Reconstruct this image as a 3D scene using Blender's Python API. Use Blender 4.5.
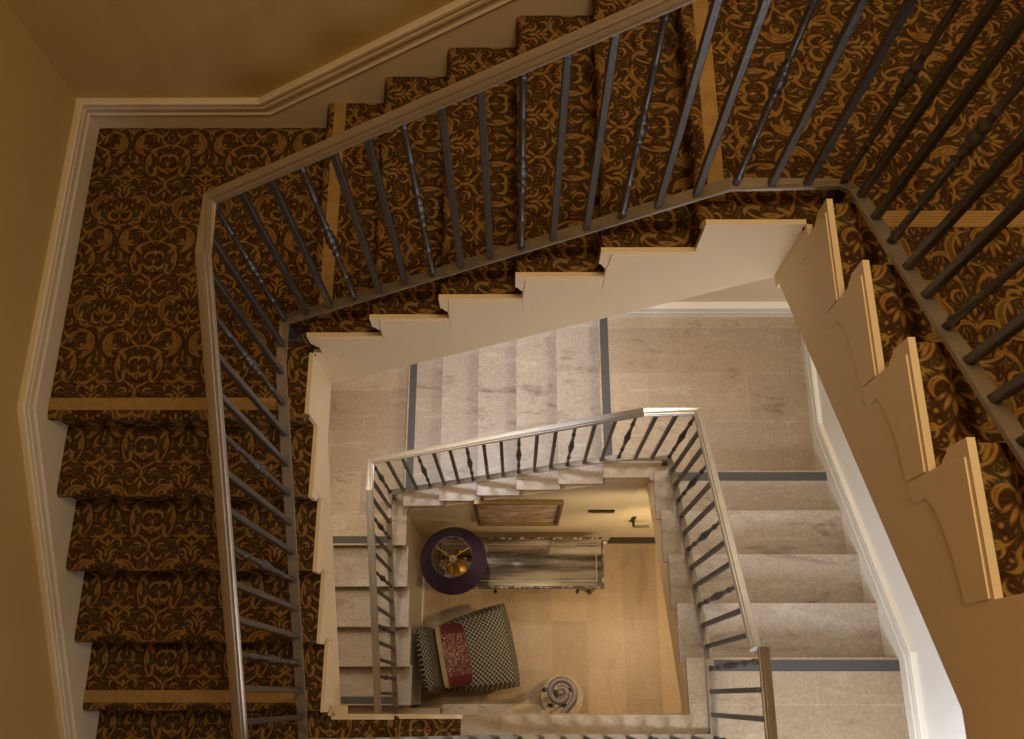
import bpy, bmesh, math, random
from mathutils import Vector, Matrix
random.seed(7)
for o in list(bpy.data.objects): bpy.data.objects.remove(o, do_unlink=True)
SC = bpy.context.scene
COL = SC.collection
U = 0.17                      # one riser
A = 4.59                      # carpeted back-left landing
B = A - 18 * U                # limestone back-left landing
CAMZ = 7.91435

# ------------------------------------------------------------------ camera
th, ya, ro = math.radians(19.859), math.radians(.674), math.radians(-.697)
ex = Vector((math.cos(ya), math.sin(ya), 0)); ey = Vector((-math.sin(ya), math.cos(ya), 0)); ez = Vector((0, 0, 1))
fw = ey * math.sin(th) - ez * math.cos(th); up0 = ey * math.cos(th) + ez * math.sin(th)
rt = ex * math.cos(ro) + up0 * math.sin(ro); up = -ex * math.sin(ro) + up0 * math.cos(ro)
cam = bpy.data.cameras.new('camera'); camo = bpy.data.objects.new('camera', cam); COL.objects.link(camo)
cam.sensor_width = 36; cam.lens = 36 * 909.826 / 1024; cam.clip_start = .02; cam.clip_end = 60
camo.matrix_world = Matrix(((rt.x, up.x, -fw.x, 0), (rt.y, up.y, -fw.y, 0), (rt.z, up.z, -fw.z, CAMZ), (0, 0, 0, 1)))
SC.camera = camo

# ------------------------------------------------------------------ world, lights, exposure
SC.view_settings.view_transform = 'Standard'; SC.view_settings.look = 'None'
SC.view_settings.exposure = 0.0; SC.view_settings.gamma = 1; SC.view_settings.use_curve_mapping = False
W = bpy.data.worlds.new('world'); SC.world = W; W.use_nodes = True
W.node_tree.nodes['Background'].inputs[0].default_value = (.9, .75, .5, 1)
W.node_tree.nodes['Background'].inputs[1].default_value = .02

def lamp(name, kind, loc, target, power, color, size=.3, size_y=None, spot=None, blend=.6):
    l = bpy.data.lights.new(name, kind); l.energy = power; l.color = color
    if kind == 'AREA':
        l.size = size
        if size_y: l.shape = 'RECTANGLE'; l.size_y = size_y
    else: l.shadow_soft_size = size
    if spot: l.spot_size = math.radians(spot); l.spot_blend = blend
    o = bpy.data.objects.new(name, l); COL.objects.link(o); o.location = loc
    d = Vector(target) - Vector(loc); o.rotation_euler = d.to_track_quat('-Z', 'Y').to_euler()
    return o
WARM = (1, .78, .5); NEUT = (1, .9, .76); COOL = (.86, .92, 1)
lamp('stairwell_ceiling_light', 'AREA', (.45, 1.0, 9.1), (.3, 1.15, 0), 58, (1, .75, .42), .9)
lamp('front_window_light', 'AREA', (.98, -1.08, 4.62), (1.55, 1.2, 3.9), 38, COOL, .6, .8)
lamp('wall_fill_spot', 'SPOT', (-.55, -.25, 4.30), (1.8, .25, 3.85), 88, (.90, .95, 1), .35, spot=62)  # added unseen fill, aimed to brighten the lower right wall
lamp('soffit_downlight_beam', 'SPOT', (-.38, 1.75, 4.12), (.12, 1.6, 1.9), 105, (.90, .93, 1), .16, spot=84, blend=.9)
lamp('landing_downlight_beam', 'SPOT', (1.25, 1.75, 5.2), (1.0, 1.6, 0), 68, (1, .82, .60), .2, spot=125)
lamp('left_downlight_beam', 'SPOT', (-1.3, 1.0, 4.0), (-1.2, .7, 0), 58, (1, .80, .54), .2, spot=140)
lamp('lobby_downlight_beam', 'SPOT', (1.25, .55, 2.15), (1.1, .75, 0), 66, (1, .74, .42), .06, spot=105)
lamp('lobby_wall_washer', 'SPOT', (.9, .45, 2.15), (.7, 1.25, 1.2), 20, (1, .80, .50), .06, spot=110)

# ------------------------------------------------------------------ materials
def newmat(name):
    m = bpy.data.materials.new(name); m.use_nodes = True
    nt = m.node_tree; return m, nt, nt.nodes['Principled BSDF']
def mat(name, col, rough=.6, metal=0, noise=.08, scale=6, spec=.4, bump=0, bscale=60, emit=None):
    m, nt, b = newmat(name)
    tc = nt.nodes.new('ShaderNodeTexCoord'); n = nt.nodes.new('ShaderNodeTexNoise'); n.inputs['Scale'].default_value = scale; n.inputs['Detail'].default_value = 4
    nt.links.new(tc.outputs['Object'], n.inputs['Vector'])
    r = nt.nodes.new('ShaderNodeMix'); r.data_type = 'RGBA'
    r.inputs[6].default_value = (*[c * (1 - noise) for c in col], 1); r.inputs[7].default_value = (*[min(1, c * (1 + noise)) for c in col], 1)
    nt.links.new(n.outputs[0], r.inputs[0]); nt.links.new(r.outputs[2], b.inputs['Base Color'])
    b.inputs['Roughness'].default_value = rough; b.inputs['Metallic'].default_value = metal; b.inputs['Specular IOR Level'].default_value = spec
    if bump:
        n2 = nt.nodes.new('ShaderNodeTexNoise'); n2.inputs['Scale'].default_value = bscale; n2.inputs['Detail'].default_value = 3
        nt.links.new(tc.outputs['Object'], n2.inputs['Vector'])
        bp = nt.nodes.new('ShaderNodeBump'); bp.inputs['Strength'].default_value = bump; bp.inputs['Distance'].default_value = .01
        nt.links.new(n2.outputs[0], bp.inputs['Height']); nt.links.new(bp.outputs[0], b.inputs['Normal'])
    if emit:
        b.inputs['Emission Color'].default_value = (*emit[0], 1); b.inputs['Emission Strength'].default_value = emit[1]
    return m

class X:                                   # tiny expression builder over Math nodes
    nt = None
    def __init__(s, v): s.v = v
    @staticmethod
    def op(o, *a):
        n = X.nt.nodes.new('ShaderNodeMath'); n.operation = o
        for i, q in enumerate(a):
            q = q.v if isinstance(q, X) else q
            if isinstance(q, (int, float)): n.inputs[i].default_value = q
            else: X.nt.links.new(q, n.inputs[i])
        return X(n.outputs[0])
    def __add__(s, o): return X.op('ADD', s, o)
    def __radd__(s, o): return X.op('ADD', o, s)
    def __sub__(s, o): return X.op('SUBTRACT', s, o)
    def __rsub__(s, o): return X.op('SUBTRACT', o, s)
    def __mul__(s, o): return X.op('MULTIPLY', s, o)
    def __rmul__(s, o): return X.op('MULTIPLY', o, s)
    def __truediv__(s, o): return X.op('DIVIDE', s, o)
    def mn(s, o): return X.op('MINIMUM', s, o)
    def mx(s, o): return X.op('MAXIMUM', s, o)
    def abs(s): return X.op('ABSOLUTE', s)
    def frac(s): return X.op('FRACT', s)
    def ln(s, o): return X.op('SQRT', X.op('MULTIPLY_ADD', s, s, s.__class__.op('MULTIPLY', o, o)))
def ramp(nt, fac, stops):
    r = nt.nodes.new('ShaderNodeValToRGB'); e = r.color_ramp.elements
    while len(e) < len(stops): e.new(.5)
    for q, (p, c) in zip(e, stops): q.position = p; q.color = (*c, 1)
    nt.links.new(fac, r.inputs[0]); return r.outputs[0]

DAMASK = '''R 0 0 .27 .255 .016 0 1 .17/R 0 0 .225 .20 .006 0 1 .02/L .075 -.275 .115 .022 42/L .03 -.345 .07 .014 18/C .20 .13 .075 -20 .5/L .235 -.03 .10 .03 8/L .19 -.13 .08 .026 35/L .155 .08 .06 .02 -30/C .055 -.055 .075 120 .45/C .06 .06 .07 -100 .5/L 0 -.10 .06 .022 0/L 0 .02 .05 .022 0/L .05 .125 .055 .016 50/L 0 .14 .045 .018 0/L .075 .225 .115 .020 52/L .02 .26 .09 .016 24/L 0 .33 .07 .026 0/C .14 .31 .06 60 .5/D .135 .315 .016/L .055 .41 .07 .022 -40/C .12 .43 .05 -120 .5/L 0 .46 .06 .024 0/C .085 .545 .085 -95 .42/C .16 .60 .05 90 .5/L 0 .57 .045 .02 0/L .04 .64 .06 .017 -40/L 0 .70 .06 .02 0/D .06 .73 .016/C .10 .80 .06 -150 .5/D .16 .72 .014/L .5 .63 .075 .024 0/L .455 .655 .075 .022 -30/L .42 .69 .06 .018 -58/C .425 .745 .085 -40 .42/L .5 .75 .05 .02 0/L .465 .80 .07 .016 40/L .5 .85 .07 .015 0/C .30 .63 .175 20 .30/L .285 .52 .08 .03 -30/C .33 .47 .06 -160 .5/C .25 .44 .055 40 .5/L .24 .72 .09 .022 10/C .29 .80 .065 -70 .5/L .345 .86 .06 .018 50/D .37 .60 .022/D .38 .53 .016/L .455 .46 .08 .020 -30/C .40 .40 .07 150 .45/D .40 .41 .018/L .5 .38 .075 .022 0/L .46 .325 .06 .018 -45/L .5 .27 .06 .026 0/L .445 .25 .065 .020 -50/C .37 .27 .055 30 .5/C .41 .14 .085 -110 .42/L .455 .11 .05 .018 35/L .5 .15 .05 .022 0/L .5 .06 .05 .020 0/C .34 .10 .05 100 .5/D .30 .19 .018/L .33 .20 .06 .016 -60/C .455 -.06 .07 -10 .42/L .5 -.09 .045 .018 0/L .5 -.16 .05 .016 0/L .40 .0 .06 .018 -40/R .275 -.275 .17 .165 .017 -.8 .6 .09/C .30 -.285 .095 -150 .35/D .305 -.26 .028/L .37 -.19 .09 .030 35/L .405 -.27 .085 .028 4/L .375 -.36 .075 .022 -35/L .20 -.19 .08 .024 -55/L .17 -.33 .06 .020 20/C .15 -.42 .065 -80 .5/L .08 -.42 .09 .018 -30/L .045 -.52 .07 .016 -18/L .28 -.46 .07 .018 -75/C .44 -.44 .06 140 .5/L .5 -.36 .05 .018 0/L .5 -.46 .06 .02 0/C .36 -.53 .05 -60 .5/C .22 -.55 .05 100 .5'''
def carpet_material():
    m, nt, b = newmat('damask_carpet'); X.nt = nt
    uv = nt.nodes.new('ShaderNodeUVMap'); uv.uv_map = 'UVMap'
    nz = nt.nodes.new('ShaderNodeTexNoise'); nz.inputs['Scale'].default_value = 16; nz.inputs['Detail'].default_value = 2
    nt.links.new(uv.outputs[0], nz.inputs[0])
    mixv = nt.nodes.new('ShaderNodeVectorMath'); mixv.operation = 'MULTIPLY_ADD'
    nt.links.new(nz.outputs['Color'], mixv.inputs[0]); mixv.inputs[1].default_value = (.016, .016, 0); nt.links.new(uv.outputs[0], mixv.inputs[2])
    sx = nt.nodes.new('ShaderNodeSeparateXYZ'); nt.links.new(mixv.outputs[0], sx.inputs[0])
    Wd, H = .338, 1.355
    u = (X(sx.outputs[0]) - .008) * (1 / Wd); v = (X(sx.outputs[1]) - .008) * (-1 / Wd)      # v grows 'down' the motif
    x = ((u + .5).frac() - .5).abs()
    def loc(cx, cy):
        return x - cx, X.op('WRAP', v - cy, H / 2, -H / 2)
    out = []
    for l in DAMASK.split('/'):
        k, *a = l.split(); a = [float(q) for q in a]
        dx, dy = loc(a[0], a[1])
        if k == 'R':                       # elliptic band, optionally cut by a half plane
            rx, ry, t = a[2:5]; d = ((dx * (1 / rx)).ln(dy * (1 / ry)) - 1).abs() * min(rx, ry) - t
            if len(a) > 5: d = d.mx(dx * a[5] + dy * a[6] - a[7])
        elif k == 'L':                     # leaf: length, width, lean
            L, w, an = a[2:]; c, sn = math.cos(math.radians(an)), math.sin(math.radians(an))
            d = ((dx * (c / w) + dy * (sn / w)).ln(dy * (c / L) - dx * (sn / L)) - 1) * w
        elif k == 'C':                     # tapering C-scroll
            R, an, f = a[2:]; ox, oy = math.cos(math.radians(an)) * R * f, math.sin(math.radians(an)) * R * f
            d = (dx.ln(dy) - R).mx(R * .80 - (dx - ox).ln(dy - oy))
        else: d = dx.ln(dy) - a[2]
        out.append(d)
    while len(out) > 1:
        out = [out[i].mn(out[i + 1]) if i + 1 < len(out) else out[i] for i in range(0, len(out), 2)]
    d = out[0]
    d = d + .007
    fac = X.op('MINIMUM', X.op('MAXIMUM', X.op('MULTIPLY_ADD', d, -75.0, .5), 0.0), 1.0)
    vein = X.op('MINIMUM', X.op('MAXIMUM', X.op('MULTIPLY_ADD', d, -110.0, -1.3), 0.0), .62)
    fac = fac * (1 - vein)
    # fine filigree between the scrolls, mirrored with the motif
    cb = nt.nodes.new('ShaderNodeCombineXYZ'); nt.links.new(x.v, cb.inputs[0]); nt.links.new(X.op('WRAP', v, H / 2, -H / 2).abs().v, cb.inputs[1])
    fn = nt.nodes.new('ShaderNodeTexNoise'); fn.inputs['Scale'].default_value = 9; fn.inputs['Detail'].default_value = 1; fn.inputs['Distortion'].default_value = 1.2; nt.links.new(cb.outputs[0], fn.inputs['Vector'])
    fil = X.op('MINIMUM', X.op('MAXIMUM', X.op('MULTIPLY_ADD', ((X(fn.outputs[0]) * 5.0).frac() - .5).abs(), -14.0, 1.9), 0.0), .62)
    gap = X.op('MINIMUM', X.op('MAXIMUM', X.op('MULTIPLY_ADD', d, 60.0, -.6), 0.0), 1.0)
    fac = fac.mx(fil * gap)
    n1 = nt.nodes.new('ShaderNodeTexNoise'); n1.inputs['Scale'].default_value = 22; n1.inputs['Detail'].default_value = 2; nt.links.new(uv.outputs[0], n1.inputs[0])
    gold = ramp(nt, n1.outputs[0], [(.3, (.25, .105, .026)), (.5, (.30, .158, .040)), (.68, (.28, .172, .060))])
    dark = ramp(nt, n1.outputs[0], [(.35, (.046, .019, .008)), (.65, (.058, .035, .012))])
    mx = nt.nodes.new('ShaderNodeMix'); mx.data_type = 'RGBA'
    nt.links.new(fac.v, mx.inputs[0]); nt.links.new(dark, mx.inputs[6]); nt.links.new(gold, mx.inputs[7])
    nt.links.new(mx.outputs[2], b.inputs['Base Color'])
    b.inputs['Roughness'].default_value = .95; b.inputs['Specular IOR Level'].default_value = .1
    n2 = nt.nodes.new('ShaderNodeTexNoise'); n2.inputs['Scale'].default_value = 420; nt.links.new(uv.outputs[0], n2.inputs[0])
    bp = nt.nodes.new('ShaderNodeBump'); bp.inputs['Strength'].default_value = .5; bp.inputs['Distance'].default_value = .004
    nt.links.new(n2.outputs[0], bp.inputs['Height']); nt.links.new(bp.outputs[0], b.inputs['Normal'])
    return m

def stone_material(name, c1, c2, c3, tile=None, rot=0):
    m, nt, b = newmat(name)
    tc = nt.nodes.new('ShaderNodeTexCoord')
    mp = nt.nodes.new('ShaderNodeMapping'); mp.inputs['Rotation'].default_value = (0, 0, rot); nt.links.new(tc.outputs['Object'], mp.inputs[0])
    n = nt.nodes.new('ShaderNodeTexNoise'); n.inputs['Scale'].default_value = 2.6; n.inputs['Detail'].default_value = 7; n.inputs['Roughness'].default_value = .66; n.inputs['Distortion'].default_value = .9
    st = nt.nodes.new('ShaderNodeMapping'); st.inputs['Scale'].default_value = (1, 3.4, 1); st.inputs['Rotation'].default_value = (0, 0, .12); nt.links.new(mp.outputs[0], st.inputs[0]); nt.links.new(st.outputs[0], n.inputs['Vector'])
    base = ramp(nt, n.outputs[0], [(.30, c3), (.44, c1), (.55, c1), (.70, c2)])
    n3 = nt.nodes.new('ShaderNodeTexNoise'); n3.inputs['Scale'].default_value = 70; n3.inputs['Detail'].default_value = 4; nt.links.new(tc.outputs['Object'], n3.inputs['Vector'])
    mm = nt.nodes.new('ShaderNodeMix'); mm.data_type = 'RGBA'; mm.blend_type = 'OVERLAY'; mm.inputs[0].default_value = .35
    nt.links.new(base, mm.inputs[6]); nt.links.new(n3.outputs[0], mm.inputs[7]); colr = mm.outputs[2]
    if tile:
        bk = nt.nodes.new('ShaderNodeTexBrick'); bk.inputs['Scale'].default_value = 1
        bk.inputs['Brick Width'].default_value = tile[0]; bk.inputs['Row Height'].default_value = tile[1]; bk.inputs['Mortar Size'].default_value = .0016
        bk.inputs['Color1'].default_value = (.62, .59, .55, 1); bk.inputs['Color2'].default_value = (1, 1, 1, 1); bk.inputs['Mortar'].default_value = (.95, .92, .88, 1); bk.offset = .37
        nt.links.new(mp.outputs[0], bk.inputs[0])
        m2 = nt.nodes.new('ShaderNodeMix'); m2.data_type = 'RGBA'; m2.blend_type = 'MULTIPLY'; m2.inputs[0].default_value = .75
        nt.links.new(colr, m2.inputs[6]); nt.links.new(bk.outputs[0], m2.inputs[7]); colr = m2.outputs[2]
    nt.links.new(colr, b.inputs['Base Color']); b.inputs['Roughness'].default_value = .38; b.inputs['Specular IOR Level'].default_value = .35
    return m

def lattice_material():
    m, nt, b = newmat('lattice_fabric'); X.nt = nt
    tc = nt.nodes.new('ShaderNodeTexCoord'); s = nt.nodes.new('ShaderNodeSeparateXYZ'); nt.links.new(tc.outputs['Object'], s.inputs[0])
    k = 28.0
    zz = X(s.outputs[2]) * .9
    p = ((X(s.outputs[0]) + X(s.outputs[1]) - zz) * k).frac() - .5; q = ((X(s.outputs[0]) - X(s.outputs[1]) - zz) * k).frac() - .5
    d = p.abs().mn(q.abs()); f = X.op('LESS_THAN', d, .064)
    mx = nt.nodes.new('ShaderNodeMix'); mx.data_type = 'RGBA'; nt.links.new(f.v, mx.inputs[0])
    mx.inputs[6].default_value = (.018, .013, .012, 1); mx.inputs[7].default_value = (.42, .36, .24, 1)
    nt.links.new(mx.outputs[2], b.inputs['Base Color']); b.inputs['Roughness'].default_value = .8
    return m
def cushion_material():
    m, nt, b = newmat('red_brocade'); X.nt = nt
    tc = nt.nodes.new('ShaderNodeTexCoord'); s = nt.nodes.new('ShaderNodeSeparateXYZ'); nt.links.new(tc.outputs['Object'], s.inputs[0])
    vo = nt.nodes.new('ShaderNodeTexNoise'); vo.inputs['Scale'].default_value = 10; vo.inputs['Distortion'].default_value = 1.8; nt.links.new(tc.outputs['Object'], vo.inputs['Vector'])
    line = X.op('LESS_THAN', ((X(vo.outputs[0]) * 9).frac() - .5).abs(), .12)
    mid = X.op('LESS_THAN', X(s.outputs[1]).abs(), .155)
    f = line * mid
    mx = nt.nodes.new('ShaderNodeMix'); mx.data_type = 'RGBA'; nt.links.new(f.v, mx.inputs[0])
    mx.inputs[6].default_value = (.085, .005, .006, 1); mx.inputs[7].default_value = (.40, .25, .16, 1)
    nt.links.new(mx.outputs[2], b.inputs['Base Color']); b.inputs['Roughness'].default_value = .75
    return m
def carved_material():
    m, nt, b = newmat('speckled_carved_edge')
    tc = nt.nodes.new('ShaderNodeTexCoord'); n = nt.nodes.new('ShaderNodeTexNoise'); n.inputs['Scale'].default_value = 42; n.inputs['Detail'].default_value = 2; nt.links.new(tc.outputs['Object'], n.inputs['Vector'])
    nt.links.new(ramp(nt, n.outputs[0], [(.46, (.022, .014, .009)), (.56, (.10, .07, .045)), (.64, (.36, .30, .22))]), b.inputs['Base Color'])
    bp = nt.nodes.new('ShaderNodeBump'); bp.inputs['Strength'].default_value = .6; bp.inputs['Distance'].default_value = .006; nt.links.new(n.outputs[0], bp.inputs['Height']); nt.links.new(bp.outputs[0], b.inputs['Normal'])
    b.inputs['Roughness'].default_value = .4; return m
def mirror_material():
    m, nt, b = newmat('antique_mirror')
    tc = nt.nodes.new('ShaderNodeTexCoord'); mp = nt.nodes.new('ShaderNodeMapping'); mp.inputs['Scale'].default_value = (.8, 9, 1); nt.links.new(tc.outputs['Object'], mp.inputs[0])
    n = nt.nodes.new('ShaderNodeTexNoise'); n.inputs['Scale'].default_value = 1.6; n.inputs['Detail'].default_value = 5; nt.links.new(mp.outputs[0], n.inputs[0])
    c = ramp(nt, n.outputs[0], [(.34, (.10, .085, .07)), (.46, (.26, .22, .18)), (.55, (.48, .43, .36)), (.7, (.64, .60, .54))])  # dark streaks paint in the reflected stringer and carpet above
    nt.links.new(c, b.inputs['Base Color']); b.inputs['Metallic'].default_value = .9; b.inputs['Roughness'].default_value = .07
    return m
def picture_material():
    m, nt, b = newmat('faded_figure_print')
    tc = nt.nodes.new('ShaderNodeTexCoord'); mp = nt.nodes.new('ShaderNodeMapping'); mp.inputs['Scale'].default_value = (1, 1, 1.2); nt.links.new(tc.outputs['Object'], mp.inputs[0])
    n = nt.nodes.new('ShaderNodeTexNoise'); n.inputs['Scale'].default_value = 9; n.inputs['Detail'].default_value = 6; nt.links.new(mp.outputs[0], n.inputs[0])
    c = ramp(nt, n.outputs[0], [(.32, (.25, .12, .08)), (.46, (.52, .33, .22)), (.6, (.62, .47, .36)), (.7, (.8, .7, .6))])
    nt.links.new(c, b.inputs['Base Color']); b.inputs['Roughness'].default_value = .35
    return m
def ribbed_gold():
    m, nt, b = newmat('ribbed_gold_insert')
    tc = nt.nodes.new('ShaderNodeTexCoord'); n = nt.nodes.new('ShaderNodeTexNoise'); n.inputs['Scale'].default_value = 30; n.inputs['Detail'].default_value = 4
    nt.links.new(tc.outputs['Object'], n.inputs[0])
    c = ramp(nt, n.outputs[0], [(.3, (.30, .17, .045)), (.7, (.38, .225, .07))]); nt.links.new(c, b.inputs['Base Color']); b.inputs['Roughness'].default_value = .6
    return m

M = dict(
    carpet=carpet_material(), gold=ribbed_gold(),
    ochre=mat('ochre_wall_paint', (.48, .325, .125), .7, noise=.06, scale=2.2, bump=.05),
    cream=mat('cream_wall_paint', (.72, .60, .42), .65, noise=.04, scale=2),
    white=mat('white_wall_paint', (.84, .82, .79), .55, noise=.03, scale=2),
    trim=mat('putty_trim_paint', (.68, .57, .42), .45, noise=.04, scale=4),
    whitetrim=mat('white_trim_paint', (.84, .80, .73), .4, noise=.03, scale=4),
    stringer=mat('cream_stringer_paint', (.75, .59, .38), .42, noise=.06, scale=3),
    stone=stone_material('limestone_tread', (.41, .335, .27), (.51, .445, .38), (.20, .15, .115)),
    tile=stone_material('limestone_tile', (.50, .39, .275), (.58, .48, .37), (.28, .20, .13), (.62, .31)),
    tile2=stone_material('limestone_lobby_tile', (.52, .37, .22), (.58, .44, .29), (.40, .28, .17), (.61, .30), math.pi / 2),
    strip=mat('grey_anti_slip', (.075, .070, .068), .55, noise=.1, scale=40),
    pewter=mat('pewter_metal', (.10, .09, .087), .40, .7, noise=.25, scale=25, bump=.15, bscale=90),
    bronzerail=mat('bronzed_handrail_metal', (.15, .09, .04), .42, .6, noise=.2, scale=14),
    inlay=mat('grey_inlay', (.22, .21, .19), .4),
    scrollmetal=mat('grey_scroll_metal', (.20, .17, .16), .5, .5, noise=.2, scale=20),
    curtail=stone_material('tan_limestone', (.46, .34, .20), (.54, .42, .27), (.34, .24, .14)),
    silver=mat('cool_sheen_handrail_metal', (.50, .48, .46), .36, .75, noise=.12, scale=14),  # paler copy of the handrail metal, cool reflected light put into its colour
    oldmetal=mat('worn_bar_metal', (.30, .25, .20), .48, .6, noise=.35, scale=18),
    rail=mat('brushed_handrail_metal', (.36, .30, .245), .40, .7, noise=.14, scale=14),
    blackwood=mat('dark_wood', (.010, .007, .005), .5, noise=.3, scale=12),
    carved=carved_material(),
    goldleaf=mat('gilded_metal', (.55, .34, .08), .3, .9, noise=.3, scale=40),
    giltframe=mat('gilt_frame', (.20, .125, .045), .4, .6, noise=.3, scale=40),
    purple=mat('aubergine_shade', (.030, .012, .044), .45, noise=.15, scale=30),
    lining=mat('pale_shade_lining', (.45, .42, .34), .7),
    lattice=lattice_material(), red=cushion_material(), beige=mat('beige_velvet', (.38, .25, .12), .8),
    print_=picture_material(), mirror=mirror_material(),
    door=mat('cream_door_paint', (.80, .68, .48), .45, noise=.03), bronze=mat('bronze_metal', (.035, .022, .014), .4, .7),
    glow=mat('lamp_lens', (1, .95, .85), .5, emit=((1, .93, .8), 3.0)), ceil=mat('ceiling_paint', (.6, .5, .36), .8),
)

# ------------------------------------------------------------------ mesh helpers
class MB:
    def __init__(s): s.v = []; s.f = []; s.uv = {}; s.mi = []; s.cur = 0
    def face(s, pts, uvs=None):
        i = len(s.v); s.v += [tuple(p) for p in pts]; s.f.append(tuple(range(i, i + len(pts)))); s.mi.append(s.cur)
        if uvs: s.uv[len(s.f) - 1] = uvs
    def faces(s, vs, fs):
        i = len(s.v); s.v += [tuple(p) for p in vs]
        for f in fs: s.f.append(tuple(i + k for k in f)); s.mi.append(s.cur)
    def prism(s, poly, d, uvf=None):       # poly: list of Vector, extruded along d
        d = Vector(d); n = len(poly); P = [Vector(p) for p in poly]; Q = [p + d for p in P]; i = len(s.v)
        s.v += [tuple(p) for p in P + Q]
        s.f.append(tuple(i + k for k in reversed(range(n)))); s.f.append(tuple(i + n + k for k in range(n)))
        for k in range(n):
            k2 = (k + 1) % n; s.f.append((i + k, i + k2, i + n + k2, i + n + k))
        s.mi += [s.cur] * (n + 2)
    def box(s, a, b):
        a, b = [min(p, q) for p, q in zip(a, b)], [max(p, q) for p, q in zip(a, b)]
        s.prism([(a[0], a[1], a[2]), (b[0], a[1], a[2]), (b[0], b[1], a[2]), (a[0], b[1], a[2])], (0, 0, b[2] - a[2]))
    def lathe(s, prof, c=(0, 0, 0), n=16, cap=True):    # prof: (r, z)
        i = len(s.v); c = Vector(c)
        for r, z in prof:
            for k in range(n):
                t = 2 * math.pi * k / n; s.v.append((c.x + r * math.cos(t), c.y + r * math.sin(t), c.z + z))
        for j in range(len(prof) - 1):
            for k in range(n):
                k2 = (k + 1) % n; s.f.append((i + j * n + k, i + j * n + k2, i + (j + 1) * n + k2, i + (j + 1) * n + k)); s.mi.append(s.cur)
        if cap:
            s.f.append(tuple(i + k for k in reversed(range(n)))); s.f.append(tuple(i + (len(prof) - 1) * n + k for k in range(n))); s.mi += [s.cur] * 2
    def sweep(s, path, prof, closed=False):             # prof (side, up); mitred along path
        path = [Vector(p) for p in path]; n = len(path); m = len(prof); i = len(s.v)
        dirs = [(path[k + 1] - path[k]).normalized() for k in range(n - 1)]
        def frame(d):
            sd = d.cross(Vector((0, 0, 1))); sd = Vector((1, 0, 0)) if sd.length < 1e-4 else sd.normalized()
            return sd, sd.cross(d).normalized()
        for k, p in enumerate(path):
            ds = [dirs[max(0, k - 1)], dirs[min(n - 2, k)]]
            bis = (ds[0] + ds[1]).normalized()
            for (a, b_) in prof:
                acc = Vector((0, 0, 0))
                for d in ds:
                    sd, uu = frame(d); o = sd * a + uu * b_
                    o = o - d * (o.dot(bis) / d.dot(bis)); acc += o
                s.v.append(tuple(p + acc / 2))
        for k in range(n - 1):
            for j in range(m):
                j2 = (j + 1) % m; s.f.append((i + k * m + j, i + (k + 1) * m + j, i + (k + 1) * m + j2, i + k * m + j2)); s.mi.append(s.cur)
        s.f.append(tuple(i + j for j in range(m))); s.f.append(tuple(i + (n - 1) * m + j for j in reversed(range(m)))); s.mi += [s.cur] * 2
    def tube(s, path, r, n=8):
        s.sweep(path, [(math.cos(2 * math.pi * k / n) * r, math.sin(2 * math.pi * k / n) * r) for k in range(n)])

def origin_of(p):
    o = Vector((0, 0, 0))
    while p is not None: o += p.location; p = p.parent
    return o
def build(name, mb, material, parent=None, smooth=False, bevel=0, uv=None, seg=2, origin=None):
    me = bpy.data.meshes.new(name)
    off = origin_of(parent) if parent is not None else Vector(origin or (0, 0, 0))
    me.from_pydata([tuple(Vector(v) - off) for v in mb.v], [], mb.f)
    mats = material if isinstance(material, list) else [material]
    for m in mats: me.materials.append(m)
    for p, k in zip(me.polygons, mb.mi): p.material_index = k
    if uv or mb.uv:
        lay = me.uv_layers.new(name='UVMap')
        for p in me.polygons:
            for q, li in enumerate(p.loop_indices):
                if p.index in mb.uv: lay.data[li].uv = mb.uv[p.index][q]
                elif uv: lay.data[li].uv = uv(Vector(mb.v[me.loops[li].vertex_index]), p.normal)
    bm = bmesh.new(); bm.from_mesh(me)
    bmesh.ops.remove_doubles(bm, verts=bm.verts, dist=1e-5)
    bmesh.ops.recalc_face_normals(bm, faces=bm.faces); bm.to_mesh(me); bm.free()
    if smooth:
        me.polygons.foreach_set('use_smooth', [True] * len(me.polygons))
        me.set_sharp_from_angle(angle=math.radians(40))
    o = bpy.data.objects.new(name, me); COL.objects.link(o)
    if parent is not None: o.parent = parent
    elif origin: o.location = origin
    if bevel:
        b = o.modifiers.new('bevel', 'BEVEL'); b.width = bevel; b.segments = seg; b.limit_method = 'ANGLE'; b.angle_limit = math.radians(35); b.harden_normals = False
    return o
def thing(name, label, cat, loc, group=None):
    o = bpy.data.objects.new(name, None); COL.objects.link(o); o.location = loc; o.empty_display_size = .1
    o['label'] = label; o['category'] = cat
    if group: o['group'] = group
    return o
def tag(o, label, cat, group=None):
    o['label'] = label; o['category'] = cat
    if group: o['group'] = group
    return o
def struct(name, mb, m, **k):
    o = build(name, mb, m, **k); o['kind'] = 'structure'; return o

# ------------------------------------------------------------------ plan of the stair (metres)
XL, XR, YB, YF = -1.804, 1.819, 2.320, -1.13
xl, xr, yb, yf = -.791, .830, 1.271, -.071
nl = lambda k: (5.904 + 1.552 * k) * U          # left flight: nosing k (0 = landing edge), y
nb = lambda k: (-6.105 + 1.531 * k) * U         # back flight: nosing k = 1..6, x
nr = lambda k: (7.352 - 1.571 * (k - 7)) * U    # right flight: nosing 7..11, y
nf = lambda k: (-1.45 - 1.51 * (k - 12)) * U    # front flight: nosing 12, 13 (x)
OV = .02; OVH = .025
FR = dict(left=lambda s, w, z: Vector((xl - w, s, z)), back=lambda s, w, z: Vector((s, yb + w, z)),
          right=lambda s, w, z: Vector((xr + w, -s, z)), front=lambda s, w, z: Vector((-s, yf - w, z)))
WID = dict(left=xl - XL - .002, back=YB - yb - .002, right=XR - xr - .002, front=yf - YF - .002)
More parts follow.
